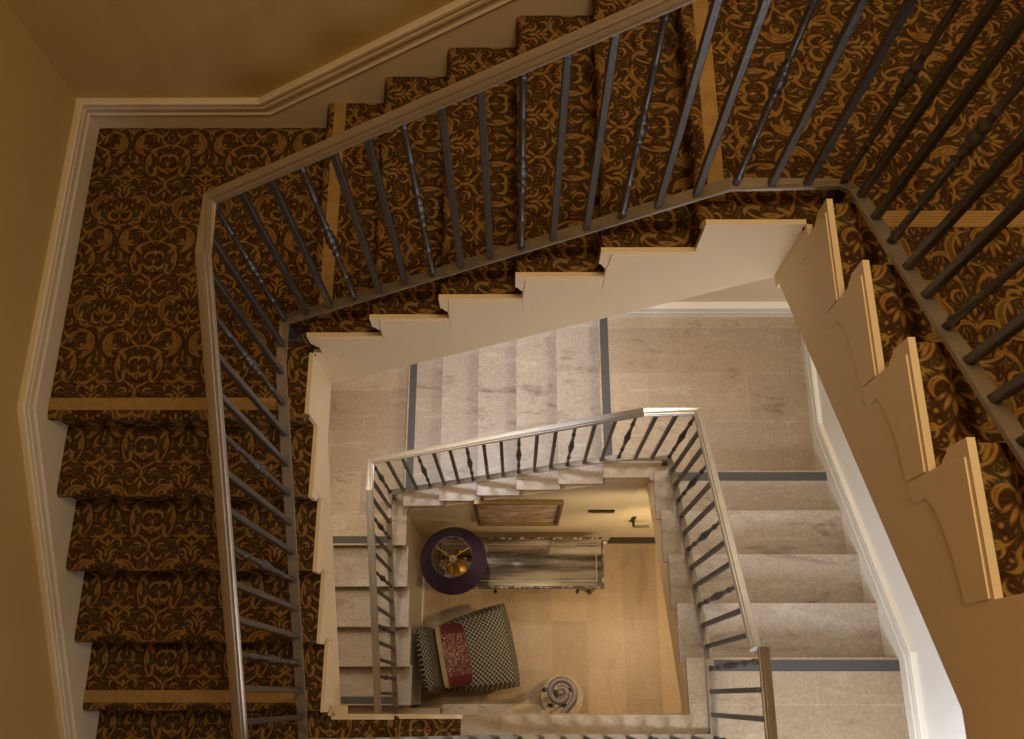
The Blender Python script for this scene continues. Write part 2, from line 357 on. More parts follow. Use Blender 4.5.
PHW = dict(left=.680, back=.447, right=.247, front=.4)
PHV = dict(left=.214, back=.20, right=.373, front=.2)
ST = .016                                       # stringer board thickness

def flight(side, nos, label, stone=False, drop=(2.6, 2.6), strips=(), ends=None, brackets=True, fascia=True, soffit=None):
    """nos: list of (s, z) nosings ascending; the last one is the upper landing's edge."""
    F = FR[side]; Wd = WID[side]
    base = F(nos[0][0], Wd / 2, nos[0][1] - U)
    root = thing('stair_flight', label, 'stairs', base)
    r0 = U
    for i in range(len(nos) - 1):
        s, z = nos[i]; s2, z2 = nos[i + 1]; h = U
        if stone:
            mb = MB(); T = .032; w0 = -OVH
            top = [F(s, w0, z), F(s2 + OV, w0, z), F(s2 + OV, w0, z - T), F(s, w0, z - T)]
            mb.prism(top, F(0, Wd, 0) - F(0, w0, 0))
            mb.prism([F(s + OV, 0, z - T - .0005), F(s2 + OV, 0, z - T - .0005), F(s + OV, 0, z - h)], F(0, Wd, 0) - F(0, 0, 0))
            st = build('step', mb, M['stone'], root, bevel=.0035)
        else:
            mb = MB(); nr_ = .022
            pr = [(s + OV, z - h), (s + OV, z - 2 * nr_)]
            for k in range(7):
                t = -math.pi / 2 - k * math.pi / 6 * 1.0
                pr.append((s + nr_ + nr_ * math.cos(t), z - nr_ + nr_ * math.sin(t)) if k else (s + OV, z - 2 * nr_))
            pr.append((s2 + OV, z))
            q = [pr[0]]
            for p in pr[1:]:
                if math.dist(p, q[-1]) > 1e-4: q.append(p)
            pr = q
            L = [0]
            for k in range(1, len(pr)): L.append(L[-1] + math.dist(pr[k], pr[k - 1]))
            # arc length measured from the nosing front
            k0 = min(range(len(pr)), key=lambda k: (pr[k][0], -pr[k][1])); sh = L[k0] - 0
            w0, w1 = ST - .001, Wd
            for k in range(len(pr) - 1):
                a, b_ = pr[k], pr[k + 1]
                mb.face([F(a[0], w0, a[1]), F(a[0], w1, a[1]), F(b_[0], w1, b_[1]), F(b_[0], w0, b_[1])],
                        [(w0 - PHW[side], L[k] - sh - PHV[side]), (w1 - PHW[side], L[k] - sh - PHV[side]), (w1 - PHW[side], L[k + 1] - sh - PHV[side]), (w0 - PHW[side], L[k + 1] - sh - PHV[side])])
            for ww in (w0, w1): mb.face([F(p[0], ww, p[1]) for p in pr], [(0, .2)] * len(pr))
            a, b_ = pr[-1], pr[0]
            mb.face([F(a[0], w0, a[1]), F(a[0], w1, a[1]), F(b_[0], w1, b_[1]), F(b_[0], w0, b_[1])], [(0, 0)] * 4)
            st = build('step', mb, M['carpet'], root, smooth=True)
        if i in strips: nosing_strip(F, s, z, Wd, stone, st)
    s1, z1 = nos[-1]; mb = MB()
    if stone: mb.prism([F(s1 + OV, 0, z1 - U), F(s1 + OV, 0, z1 - .031), F(s1 + OV + .012, 0, z1 - .031), F(s1 + OV + .012, 0, z1 - U)], F(0, Wd, 0) - F(0, 0, 0)); build('riser', mb, M['stone'], root)
    else:
        q = [F(s1 + OV, ST, z1 - U), F(s1 + OV, Wd, z1 - U), F(s1 + OV, Wd, z1 - .0445), F(s1 + OV, ST, z1 - .0445)]; dd = F(.012, 0, 0) - F(0, 0, 0)
        mb.prism(q, dd)
        build('riser', mb, M['carpet'], root, uv=lambda p, n: ((p - F(0, 0, 0)).dot(F(0, 1, 0) - F(0, 0, 0)) - PHW[side], p.z - z1 - PHV[side]))
    # sloping carriage under the steps with plastered soffit
    s0, z0 = nos[0]; s1, z1 = nos[-1]
    line = lambda s: z0 + (s - s0) * (z1 - z0) / (s1 - s0)
    e0, e1 = ends
    lo = lambda s: line(s) - (drop[0] + (drop[1] - drop[0]) * (s - s0) / (s1 - s0)) * U
    mb = MB(); cut = .004
    zb0 = max(lo(e0), soffit[0] if soffit else -99)
    poly = [(s0 + OV, z0 - U - cut), (s1 + OV, z1 - U - cut), (s1 + OV, lo(s1 + OV)), (s0 + OV, lo(s0 + OV))]
    mb.prism([F(s, ST, z) for s, z in poly], F(0, Wd, 0) - F(0, ST, 0))
    build('soffit', mb, M['cream'] if not stone else M['white'], root)
    if fascia:
        mb = MB()
        P = []
        for i in range(len(nos) - 1):
            s, z = nos[i]; s2, z2 = nos[i + 1]
            if i == 0: P.append((s + OV, z - U))
            P += [(s + OV, z - .112), (s + OV * .5, z - .098), (s + .004, z - .083), (s - .004, z - .078), (s - .004, z + .0015), (s2 + OV, z + .0015)]
        if stone:
            P = [(nos[0][0] + OV, nos[0][1] - U)]
            for i in range(len(nos) - 1):
                s, z = nos[i]; s2, z2 = nos[i + 1]; P += [(s + OV, z - .033), (s2 + OV, z - .033)]
        P += [(s1 + OV, z1 - U), (s1 + OV, lo(s1 + OV))]
        P += [(s0 + OV, lo(s0 + OV))]
        Q = [P[0]]
        for p in P[1:]:
            if math.dist(p, Q[-1]) > 1e-5: Q.append(p)
        mb.prism([F(s, 0, z) for s, z in Q], F(0, ST, 0) - F(0, 0, 0))
        sg = build('stringer', mb, M['stringer'], root)
        if brackets and not stone:
            for i in range(len(nos) - 1):
                s, z = nos[i]; g = nos[i + 1][0] - s
                c = [(.022, -.115), (.022, -.262), (.05, -.268), (.068, -.25), (.066, -.205), (.072, -.19), (.095, -.165), (.13, -.145), (.19, -.122), (g + .018, -.102), (g + .018, -.012), (.03, -.012)]
                bm_ = MB(); bm_.prism([F(s + a, -.0035, z + b_) for a, b_ in c], F(0, .004, 0) - F(0, 0, 0))
                build('bracket', bm_, M['stringer'], sg, bevel=.0012)
    return root

def nosing_strip(F, s, z, Wd, stone, parent):
    mb = MB(); off, w = (.012, .05) if stone else (.034, .048)
    mb.prism([F(s + off, .075, z - .002), F(s + off + w, .075, z - .002), F(s + off + w, .075, z + .003), F(s + off, .075, z + .003)], F(0, Wd - .005, 0) - F(0, .075, 0))
    if not stone:
        for k in range(5):
            ss = s + off + .004 + k * .0088
            mb.prism([F(ss, .075, z + .0029), F(ss + .004, .075, z + .0029), F(ss + .004, .075, z + .0045), F(ss, .075, z + .0045)], F(0, Wd - .005, 0) - F(0, .075, 0))
    return build('nosing_strip', mb, M['strip'] if stone else M['gold'], parent)

def inset(poly, d):
    n = len(poly); ar = sum(poly[i][0] * poly[(i + 1) % n][1] - poly[(i + 1) % n][0] * poly[i][1] for i in range(n)); sg = 1 if ar > 0 else -1
    out = []
    for i in range(n):
        p, q, r = (Vector(poly[k % n]) for k in (i - 1, i, i + 1))
        e1 = (q - p).normalized(); e2 = (r - q).normalized()
        n1 = Vector((-e1.y, e1.x)) * sg; n2 = Vector((-e2.y, e2.x)) * sg
        out.append(tuple(q + (n1 + n2) * d))
    return out
def landing(label, poly, z, thick, stone, uvf=None, edge=None, fascias=(), strip=None, loc=None):
    """poly: plan outline; edge: (side, s) nosing; fascias: list of (p, q, drop) plan segments for cream edge boards"""
    G = {XL: XL + .002, XR: XR - .002}; H = {YB: YB - .002, YF: YF + .002}
    poly = [(G.get(x, x), H.get(y, y)) for x, y in poly]
    cx = sum(p[0] for p in poly) / len(poly); cy = sum(p[1] for p in poly) / len(poly)
    root = thing('stair_landing', label, 'landing', (cx, cy, z - thick))
    T = .032 if stone else .044
    mb = MB(); mb.prism([(x, y, z - T) for x, y in poly], (0, 0, T))
    if stone: top = build('floor_tiling', mb, M['tile'], root, bevel=.003)
    else: top = build('carpet', mb, M['carpet'], root, bevel=.016, seg=3, uv=uvf)
    mb = MB(); ins = .012
    mb.prism([(*p, z - thick) for p in inset(poly, .036)], (0, 0, thick - T - .001)); build('slab', mb, M['cream'], root)
    for a, b_, dz0, dz1 in fascias:
        mb = MB(); a = Vector((*a, 0)); b_ = Vector((*b_, 0)); n = (b_ - a).cross(Vector((0, 0, -1))).normalized() * ST
        tp = .0015 if not stone else -.031
        mb.prism([a + Vector((0, 0, z + tp)), b_ + Vector((0, 0, z + tp)), b_ + Vector((0, 0, z - dz1)), a + Vector((0, 0, z - dz0))], n)
        build('fascia_board', mb, M['stringer'], root)
    if strip: nosing_strip(FR[strip[0]], strip[1], z, WID[strip[0]], stone, top)
    return root

# ------------------------------------------------------------------ shell
T = .12; TOPZ = 10.4
def wallbox(name, a, b, m): mb = MB(); mb.box(a, b); return struct(name, mb, m)
SPL = B + 6 * U + 1.75                           # paint changes colour between the storeys
mb = MB(); mb.box((XL - T, YF - T, -.12), (XR + T, YB + T, 0)); struct('floor', mb, M['tile2'])
mb = MB(); mb.box((XL - T, YF - T, TOPZ), (XR + T, YB + T, TOPZ + .1)); struct('ceiling', mb, M['ceil'])
zs = A - 2.4 * U
def splitwall(name, prof, d, mu, ml):
    """prof: break line along the wall (points), lower part below it, upper part above"""
    P = [Vector(p) for p in prof]; a, b = P[0], P[-1]
    mb = MB(); mb.prism([(a.x, a.y, 0)] + P + [(b.x, b.y, 0)], d); struct(name + '_lower', mb, ml)
    mb = MB(); mb.prism(P + [(b.x, b.y, TOPZ), (a.x, a.y, TOPZ)], d); struct(name, mb, mu)
q = -.30
splitwall('wall_left', [(XL, YF, A - 5 * U + q), (XL, nl(-5), A - 5 * U + q), (XL, nl(0), A + q), (XL, YB, A + q)], (-T, 0, 0), M['ochre'], M['cream'])
splitwall('wall_back', [(XL - T, YB, A + q), (nb(0), YB, A + q), (nb(6), YB, A + 6 * U + q), (XR + T, YB, A + 6 * U + q)], (0, T, 0), M['ochre'], M['cream'])
splitwall('wall_right', [(XR, YB, A + 6 * U + q), (XR, nr(6), A + 6 * U + q), (XR, nr(11), A + 11 * U + q), (XR, YF, A + 11 * U + q)], (T, 0, 0), M['ochre'], M['white'])
wallbox('wall_front', (XL - T, YF - T, 0), (XR + T, YF, TOPZ), M['ochre'])

def zl(y, base): return base + (y / U - 5.904) / 1.552 * U
def zb(x, base): return base + (x / U + 6.105) / 1.531 * U
def zr(y, base): return base + 7 * U + (7.352 - y / U) / 1.571 * U
def zf(x, base): return base + 12 * U + (-1.45 - x / U) / 1.51 * U
# ---- skirtings: board below, moulding along the top
MOULD = [(0, -.045), (.016, -.045), (.020, -.038), (.014, -.028), (.014, -.004), (.024, .004), (.024, .016), (.018, .024), (.027, .034), (.027, .046), (.020, .052), (0, .052)]
def skirting(name, pts, side, hb, m, nrm, low=.5, th=.0115):
    """pts: top-of-floor polyline along the wall, nrm: into the room"""
    n = Vector(nrm); mb = MB()
    lo = [Vector(p) + Vector((0, 0, -low)) for p in pts]; hi = [Vector(p) + Vector((0, 0, hb)) for p in pts]
    for k in range(len(pts) - 1):
        mb.prism([lo[k] + n * .0005, lo[k + 1] + n * .0005, hi[k + 1] + n * .0005, hi[k] + n * .0005], n * th)
    d = (Vector(pts[1]) - Vector(pts[0])); sd = d.cross(Vector((0, 0, 1)))
    sg = 1 if sd.dot(n) > 0 else -1
    path = [p + Vector((0, 0, .05)) + n * .0005 for p in hi]; ex_ = th - .0115
    mb.sweep(path, [((a + ex_ if a else 0) * sg, b_) for a, b_ in MOULD])
    return struct(name, mb, m)
y0 = (5.904 - 1.552 * 5 + 1.552) * U
HB = .090
pl = [(XL, YF, A - 5 * U), (XL, nl(-5), A - 5 * U), (XL, nl(0), A), (XL, YB + .03, A)]
skirting('baseboard_left', pl, 'left', HB, M['trim'], (1, 0, 0), .3)
pb = [(XL - .03, YB, A), (nb(0), YB, A), (nb(6), YB, A + 6 * U), (XR + .03, YB, A + 6 * U)]
skirting('baseboard_back', pb, 'back', HB + .0012, M['trim'], (0, -1, 0), .3)
pr = [(XR, YB + .03, A + 6 * U), (XR, nr(6), A + 6 * U), (XR, nr(11), A + 11 * U), (XR, YF, A + 11 * U)]
skirting('baseboard_right', pr, 'right', HB, M['trim'], (-1, 0, 0), .3)
D = -18 * U
sh = lambda P: [(x, y, z + D) for x, y, z in P]
HB2 = .075
skirting('baseboard_left_lower', sh(pl), 'left', HB2, M['whitetrim'], (1, 0, 0), .3)
skirting('baseboard_back_lower', sh(pb), 'back', HB2 + .0012, M['whitetrim'], (0, -1, 0), .3, .027)
skirting('baseboard_right_lower', sh(pr), 'right', HB2, M['whitetrim'], (-1, 0, 0), .3)

# ------------------------------------------------------------------ carpeted storey and limestone storey
def storey(base, stone, L):
    top = base
    NL = [(nl(-4 + k), top - (4 - k) * U) for k in range(5)]
    flight('left', NL, L[0], stone, (2.25, 2.3), (0,), (NL[0][0], NL[-1][0]))
    if True:
        ly = nb(1) + OV
        e = OVH if stone else -.003
        poly = [(XL, nl(0)), (xl + e, nl(0)), (xl + e, yb - e), (ly, yb - e), (ly, YB), (XL, YB)]
        uvf = lambda p, n: ((xl - p.x) - PHW['left'], p.y - nl(0) - PHV['left'])
        landing(L[1], poly, top, 2.12 * U, stone, uvf, None, [((xl, nl(0) + OV), (xl, yb + .0), 2.3 * U - .013, 2.15 * U), ((xl, yb), (ly, yb), 2.15 * U, 2.16 * U)], ('left', nl(0)))
    NB = [(nb(k), top + k * U) for k in range(1, 7)]
    flight('back', NB, L[2], stone, (3.15, 3.2), (0,), (NB[0][0], NB[-1][0]))
    ry = nr(7) - OV
    poly = [(nb(6), yb - e), (xr - e, yb - e), (xr - e, ry), (XR, ry), (XR, YB), (nb(6), YB)]
    uvf = lambda p, n: (p.y - yb - PHW['back'], p.x - nb(6) - PHV['back'])
    landing(L[3], poly, top + 6 * U, 2.0 * U, stone, uvf, None, [((nb(6) + OV, yb), (xr, yb), 3.2 * U - .013, 2.02 * U), ((xr, yb), (xr, ry), 2.02 * U, 1.98 * U)], ('back', nb(6)))
    NR = [(-nr(k), top + k * U) for k in range(7, 12)]
    flight('right', NR, L[4], stone, (2.85, 2.85), (0,), (NR[0][0], NR[-1][0]))
    fy = yf if stone else yf - .06
    poly = [(xr - e, nr(11)), (xr - e, fy), (nf(12) - OV, fy), (nf(12) - OV, YF), (XR, YF), (XR, nr(11))]
    uvf = lambda p, n: ((p.x - xr) - PHW['right'], nr(11) - p.y - PHV['right'])
    landing(L[5], poly, top + 11 * U, 2.0 * U, stone, uvf, None, [((xr, nr(11) - OV), (xr, -.02), 2.85 * U - .0127, 2.1 * U), ((xr, -.02), (xr, fy), 2.1 * U, 2.1 * U), ((xr, fy), (nf(12) - OV, fy), 1.7 * U, 1.7 * U)], ('right', -nr(11)))

storey(A, False, [
    'carpeted flight along the left wall, climbing from the bottom left',
    'carpeted landing in the back left corner with a gold nosing strip',
    'carpeted flight along the back wall above the limestone flight',
    'carpeted landing in the upper right corner behind the dark balusters',
    'carpeted flight at the right with a scrolled cream stepped stringer',
    'upper landing at the right edge where the scrolled carpeted flight ends'])
storey(B, True, [
    'limestone flight at the left beside the lobby chair',
    'limestone landing at the left under the carpeted landing',
    'limestone flight along the back wall between two grey strips',
    'limestone landing in the back right corner of the well',
    'limestone flight at the lower right beside the white skirting',
    'limestone landing at the bottom right under the end of the metal handrail'])
# front carpeted flight: two risers from the limestone landing to the carpeted front landing
flight('front', [(-nf(12), B + 12 * U), (-nf(13), B + 13 * U)], 'short carpeted step at the bottom edge next to the limestone slab', False, (2.4, 2.4), (), (-nf(12), -nf(13)), brackets=False)
poly = [(nf(13), yf), (xl, yf), (xl, nl(-4) + OV), (XL, nl(-4) + OV), (XL, YF), (nf(13), YF)]
landing('carpeted landing in the bottom left corner below the carpeted steps', poly, A - 5 * U, 2.2 * U, False,
        lambda p, n: ((xl - p.x) - PHW['left'], p.y - nl(-5) - PHV['left']), None,
        [((nf(13) - OV, yf), (xl, yf), 2.3 * U, 2.3 * U), ((xl, yf), (xl, nl(-4) + OV), 2.3 * U, 2.3 * U)])
# limestone landing and entrance flight down to the lobby
ED = [(.2 * U, B - 8 * U), (1.7 * U, B - 7 * U), (3.2 * U, B - 6 * U)]
poly = [(-3.2 * U - OV, yf), (xl, yf), (xl, nl(-4) + OV), (XL, nl(-4) + OV), (XL, YF), (-3.2 * U - OV, YF)]
landing('limestone landing at the bottom left behind the lobby chair', poly, B - 5 * U, 2 * U, True, None, None, [])
ent = thing('entrance_flight', 'lowest limestone steps with a rounded first step under the metal scroll', 'stairs', (0, -.6, 0))
for k, (x0, x1, z) in enumerate([(-3.2 * U - OV, -1.7 * U, B - 6 * U), (-1.7 * U - OV, -.2 * U, B - 7 * U)]):
    mb = MB(); mb.box((x0, YF + .002, z - .032), (x1, yf + .028, z)); mb.box((x0, YF + .002, 0), (x1 - OV, yf, z - .0325)); build('step', mb, M['stone'], ent, bevel=.003)
mb = MB(); pts = [(-.2 * U - OV, YF + .04), (.40, YF + .04), (.44, -.3)]
pts += [(.37 + .172 * math.cos(t), .008 + .172 * math.sin(t)) for t in [math.radians(a) for a in range(-40, 221, 10)]]
pts += [(.17, yf + .028), (-.2 * U - OV, yf + .028)]
mb.prism([(x, y, B - 8 * U - .035) for x, y in pts], (0, 0, .035)); mb.prism([(x * .97 + .01, y * .97, 0) for x, y in pts], (0, 0, B - 8 * U - .0355))
build('curtail_step', mb, M['curtail'], ent, bevel=.004)

# ------------------------------------------------------------------ railings
RXL, RXR, RYB, RYF = -5.13 * U, 5.34 * U, 7.9 * U, -1.02 * U
HT, HBOT = 5.55 * U, .30 * U
YLV = 1.0 * U                                   # where the right-hand rail runs level
def pathL(base, h): # from front-left corner up to the back-left corner
    ylev = (5.904 + .62 * 1.552) * U
    return [(RXL, RYF, zl(RYF, base) + h), (RXL, ylev, zl(ylev, base) + h), (RXL, RYB, base + .62 * U + h)]
def zcorner(base, h): return base + (12.0 * U if h > .3 else 6.58 * U)      # level stretch on the back right landing
def pathB(base, h):
    z1 = zcorner(base, h); xk = (-6.105 + 1.531 * (z1 - base - h) / U) * U
    return [(RXL, RYB, base + .62 * U + h), (xk, RYB, z1), (RXR, RYB, z1)]
def pathR(base, h):
    yl = YLV; z1 = zcorner(base, h); hh = h - (.22 if h > .3 else .16) * U
    yk = min((7.352 - 1.571 * ((z1 - base - hh) / U - 7)) * U, 7.45 * U)
    return [(RXR, RYB, z1), (RXR, yk, zr(yk, base) + hh), (RXR, yl, zr(yl, base) + hh), (RXR, RYF, zr(yl, base) + hh)]
def pathF(base, h):
    z0 = zr(YLV, base); x0 = (-1.45 - (z0 - base - 12 * U) / U * 1.51) * U
    z1 = base + 13.63 * U; x1 = (-1.45 - 1.63 * 1.51) * U
    h0 = h - (.22 if h > .3 else .16) * U
    return [(RXR, RYF, z0 + h0), (x0, RYF, z0 + h), (x1, RYF, z1 + h), (RXL, RYF, z1 + h)]
def zat(path, axis, v):
    for a, b in zip(path, path[1:]):
        lo, hi = sorted((a[axis], b[axis]))
        if lo - 1e-6 <= v <= hi + 1e-6 and hi - lo > 1e-6:
            t = (v - a[axis]) / (b[axis] - a[axis]); return a[2] + t * (b[2] - a[2])
    return path[-1][2]
def dedupe(p):
    q = [p[0]]
    for a in p[1:]:
        if (Vector(a) - Vector(q[-1])).length > 1e-3: q.append(a)
    return q
HR = [(-.013, -.019), (.013, -.019), (.016, -.011), (.0245, -.007), (.026, .001), (.022, .004), (.0235, .008), (.019, .013), (.0125, .013), (.0115, .016), (.009, .021), (-.009, .021), (-.0115, .016), (-.0125, .013), (-.019, .013), (-.0235, .008), (-.022, .004), (-.026, .001), (-.0245, -.007), (-.016, -.011)]
HR = [(a * .9, b * .92) for a, b in HR]
FLAT = [(-.019, -.006), (.019, -.006), (.019, .006), (-.019, .006)]
BL = HT - HBOT
def square_prof(L):
    mb = MB(); r = .0100; c = .0025
    pts = [(r, -r + c), (r, r - c), (r - c, r), (-r + c, r), (-r, r - c), (-r, -r + c), (-r + c, -r), (r - c, -r)]
    mb.prism([(x, y, 0) for x, y in pts], (0, 0, L)); return mb
def turned_prof(L):
    P = [(.010, 0), (.010, .03), (.013, .034), (.013, .044), (.0092, .05), (.0090, .17 * L)]
    def bead(z, r, w): return [(.0090, z - w), (r * .8, z - w * .7), (r, z), (r * .8, z + w * .7), (.0090, z + w)]
    for z, r, w in ((.22, .013, .009), (.40, .013, .009), (.455, .0155, .014), (.50, .0185, .026), (.545, .0155, .014), (.60, .013, .009), (.78, .013, .009)):
        P += bead(z * L, r, w)
    P += [(.0090, .86 * L), (.0092, L - .05), (.013, L - .044), (.013, L - .034), (.010, L - .03), (.010, L)]
    mb = MB(); mb.lathe(P, n=10); return mb
def mesh_only(name, mb, m, smooth):
    o = build(name, mb, m, smooth=smooth); me = o.data; bpy.data.objects.remove(o); return me
ME_SQ = mesh_only('baluster', square_prof(BL), M['pewter'], False); ME_TU = mesh_only('turned_baluster', turned_prof(BL), M['pewter'], True)
def part(name, me, loc, parent):
    o = bpy.data.objects.new(name, me); COL.objects.link(o); o.parent = parent; o.location = Vector(loc) - origin_of(parent); return o
def railing(base, sides, label):
    root = thing('stair_railing', label, 'railing', (RXL, RYB, base))
    hp, bp_ = [], []
    for fn in sides: hp += fn(base, HT); bp_ += fn(base, HBOT)
    hp = dedupe(hp)
    if pathF in sides:
        i = max(k for k, p in enumerate(hp) if p[0] == RXR and p[1] > RYF + .01)
        lv = [Vector(p) for p in hp[i:]]; lv[0] = lv[0] + Vector((0, .012, 0)); hp = hp[:i + 1]
        mb = MB(); mb.sweep([p + Vector((.026, 0, .012)) for p in lv], HR); build('level_handrail', mb, M['bronzerail'], root)
    mb = MB(); mb.sweep(hp, HR); build('handrail', mb, M['silver' if pathF in sides else 'rail'], root)
    mb = MB(); mb.sweep(dedupe(bp_), FLAT); build('bottom_rail', mb, M['oldmetal'], root)
    for fn in sides:
        p = fn(base, HBOT); pt = fn(base, HT); ax = 1 if fn in (pathL, pathR) else 0
        n = {pathL: 15, pathB: 18, pathR: 15, pathF: 18}[fn]
        a, b = p[0][ax], p[-1][ax]
        first = 0 if fn is sides[0] else 1
        for k in range(first, n + 1):
            v = a + (b - a) * k / n; loc = list(p[0]); loc[ax] = v; loc[2] = zat(p, ax, v)
            turned = (k % 3 == 0)
            part('turned_baluster' if turned else 'baluster', ME_TU if turned else ME_SQ, loc, root).scale.z = (zat(pt, ax, v) - loc[2]) / BL
        # feet holding the bottom rail off the floor at each corner
        q = p[-1] if fn is not pathF else p[0]
        fz = {pathL: base, pathB: base + 6 * U, pathR: base + 11 * U, pathF: q[2] - .2}[fn] + .001
        mb = MB(); mb.box((q[0] - .017, q[1] - .017, fz), (q[0] + .017, q[1] + .017, q[2] - .004)); mb.box((q[0] - .026, q[1] - .026, fz), (q[0] + .026, q[1] + .026, fz + .012))
        if fn is not pathF: build('foot', mb, M['pewter'], root, bevel=.002)
    return root
railing(A, [pathL, pathB, pathR], 'dark metal railing with turned balusters around the carpeted flights')
railing(B, [pathL, pathB, pathR, pathF], 'small metal railing with a silvery sheen around the limestone flights below')
# lobby railing ending in a scroll
def lobby_railing():
    zc = .17 + .17; root = thing('scroll_railing', 'lowest railing ending in a grey metal scroll over the rounded step', 'railing', (.31, .035, .17))
    zf_ = lambda x: B - 5 * U - max(0, (x + 3.2 * U)) / (1.5 * U) * U
    zt = 1.08
    path = [(.315 + (.108 - .080 * t) * math.cos(math.radians(-55 + 530 * t)), .035 + (.108 - .080 * t) * math.sin(math.radians(-55 + 530 * t)), zt) for t in [k / 60 for k in range(61)]]
    start = [(-.62, RYF, 1.08 + .43), (.10, RYF, 1.10), (.30, RYF + .03, zt)]
    mb = MB(); mb.sweep(start + path, [(-.020, -.014), (.020, -.014), (.0225, .004), (.014, .014), (0, .017), (-.014, .014), (-.0225, .004)]); build('handrail', mb, M['scrollmetal'], root, smooth=True)
    mb = MB(); mb.lathe([(.020, 0), (.026, .004), (.026, .022), (.018, .030), (.003, .032)], (.315, .035, zt - .015), 18); build('scroll_eye', mb, M['scrollmetal'], root, smooth=True)
    L = zt - .17
    me = mesh_only('turned_baluster', turned_prof(L - .015), M['pewter'], True)
    for k in range(5):
        a = math.radians(-60 + k * 75); part('turned_baluster', me, (.315 + .1 * math.cos(a), .035 + .1 * math.sin(a), .17), root)
    mb = MB(); mb.lathe([(.03, 0), (.03, .05), (.016, .08), (.016, L * .45), (.026, L * .5), (.016, L * .55), (.016, L - .02)], (.315, .035, .17), 14); build('newel_post', mb, M['pewter'], root, smooth=True)
lobby_railing()

# ------------------------------------------------------------------ lobby walls, door
LX, LY = -.786, 1.255
def soff_b(x): return zb(x, B) - 3.15 * U
mb = MB(); xs = [LX - .1, .779]
mb.prism([(LX, LY, 0), (.779, LY, 0), (.779, LY, B + 6 * U - .04), (nb(6) + .03, LY, B + 6 * U - .04), (nb(6) + .03, LY, B + 5 * U - .05), (nb(1) + .03, LY, B - .05), (LX, LY, B - .05)], (0, .014, 0))
struct('wall_back_lobby', mb, M['cream'])
mb = MB(); zt_ = lambda y: min(zl(y, B) - 2.6 * U, B - 2.4 * U)
mb.prism([(LX, -.05, 0), (LX, LY, 0), (LX, LY, B - .045), (LX, nl(0), B - .045), (LX, nl(0) - .03, B - U - .05), (LX, -.05, B - 5 * U - .05)], (-.0035, 0, 0)); struct('wall_left_lobby', mb, M['cream'])
mb = MB(); mb.box((.801, 1.278, 0), (XR, 1.35, 2.20)); struct('wall_door_side', mb, M['cream'])
mb = MB(); mb.box((LX, LY - .012, 0), (.779, LY - .0005, .10)); struct('baseboard_lobby_back', mb, M['whitetrim'], bevel=.004)
mb = MB(); mb.box((LX + .0005, -.05, 0), (LX + .012, LY - .013, .10)); struct('baseboard_lobby_left', mb, M['whitetrim'], bevel=.004)
# door with kick plate and lever
mb = MB(); mb.box((.782, 1.262, .012), (1.60, 1.277, 2.19)); dr = struct('door_1', mb, M['door'], bevel=.003)
mb = MB(); mb.box((.79, 1.255, .014), (1.59, 1.2617, .30)); build('kick_plate', mb, M['blackwood'], dr)
mb = MB(); mb.box((.862, 1.254, 1.02), (.893, 1.2617, 1.22)); build('handle_plate', mb, M['bronze'], dr, bevel=.003)
mb = MB(); mb.tube([(.880, 1.2545, 1.12), (.880, 1.205, 1.12)], .010); mb.tube([(.872, 1.207, 1.12), (.93, 1.203, 1.12), (.995, 1.208, 1.118)], .009); build('lever_handle', mb, M['bronze'], dr, smooth=True)
# ------------------------------------------------------------------ things in the lobby
def console():
    root = thing('console_table', 'mirrored console table with dark carved edges against the lobby wall', 'table', (.04, .99, 0))
    x0, x1, y0, y1, zt = -.60, .684, .795, 1.19, .748
    mb = MB(); mb.box((x0 + .0182, y0 + .0182, zt - .022), (x1 - .0182, y1 - .0182, zt - .004)); build('mirror_top', mb, M['mirror'], root)
    mb = MB(); e = [(0, 0), (.032, 0), (.034, -.008), (.028, -.02), (.03, -.032), (.02, -.038), (0, -.038)]
    mb = MB()
    for a, b in (((x0, y0), (x1, y0 + .018)), ((x0, y1 - .018), (x1, y1)), ((x0, y0 + .0181), (x0 + .018, y1 - .0181)), ((x1 - .018, y0 + .0181), (x1, y1 - .0181))): mb.box((*a, zt - .04), (*b, zt))
    build('carved_border', mb, M['carved'], root, bevel=.005)
    mb = MB(); w = .006
    for a, b in (((x0 + .055, y0 + .055), (x1 - .055, y0 + .055 + w)), ((x0 + .055, y1 - .055 - w), (x1 - .055, y1 - .055)), ((x1 - .055 - w, y0 + .061), (x1 - .055, y1 - .061)), ((x0 + .055, y0 + .061), (x0 + .055 + w, y1 - .061))): mb.box((*a, zt - .0042), (*b, zt - .0025))
    build('inlay_line', mb, M['inlay'], root)
    mb = MB(); mb.box((x0 + .03, y0 + .025, zt - .17), (x1 - .03, y1 - .02, zt - .0405)); build('apron', mb, M['carved'], root, bevel=.004)
    for cx in (-.28, .36):
        mb = MB(); mb.box((cx - .24, y0 + .012, zt - .155), (cx + .24, y0 + .0249, zt - .055)); d = build('drawer', mb, M['mirror'], root, bevel=.002)
        mb = MB(); mb.tube([(cx + .12, y0 + .0125, zt - .105), (cx + .12, y0 - .012, zt - .105)], .007); mb.lathe([(.004, -.014), (.015, -.008), (.015, .008), (.004, .014)], (cx + .12, y0 - .014, zt - .105), 12); build('knob', mb, M['bronze'], d, smooth=True)
    for lx in (x0 + .055, x1 - .055):
        for ly in (y0 + .05, y1 - .05):
            mb = MB(); mb.lathe([(.016, 0), (.02, .02), (.013, .05), (.02, .3), (.026, .5), (.03, zt - .1705)], (lx, ly, 0), 12); build('leg', mb, M['carved'], root, smooth=True)
console()
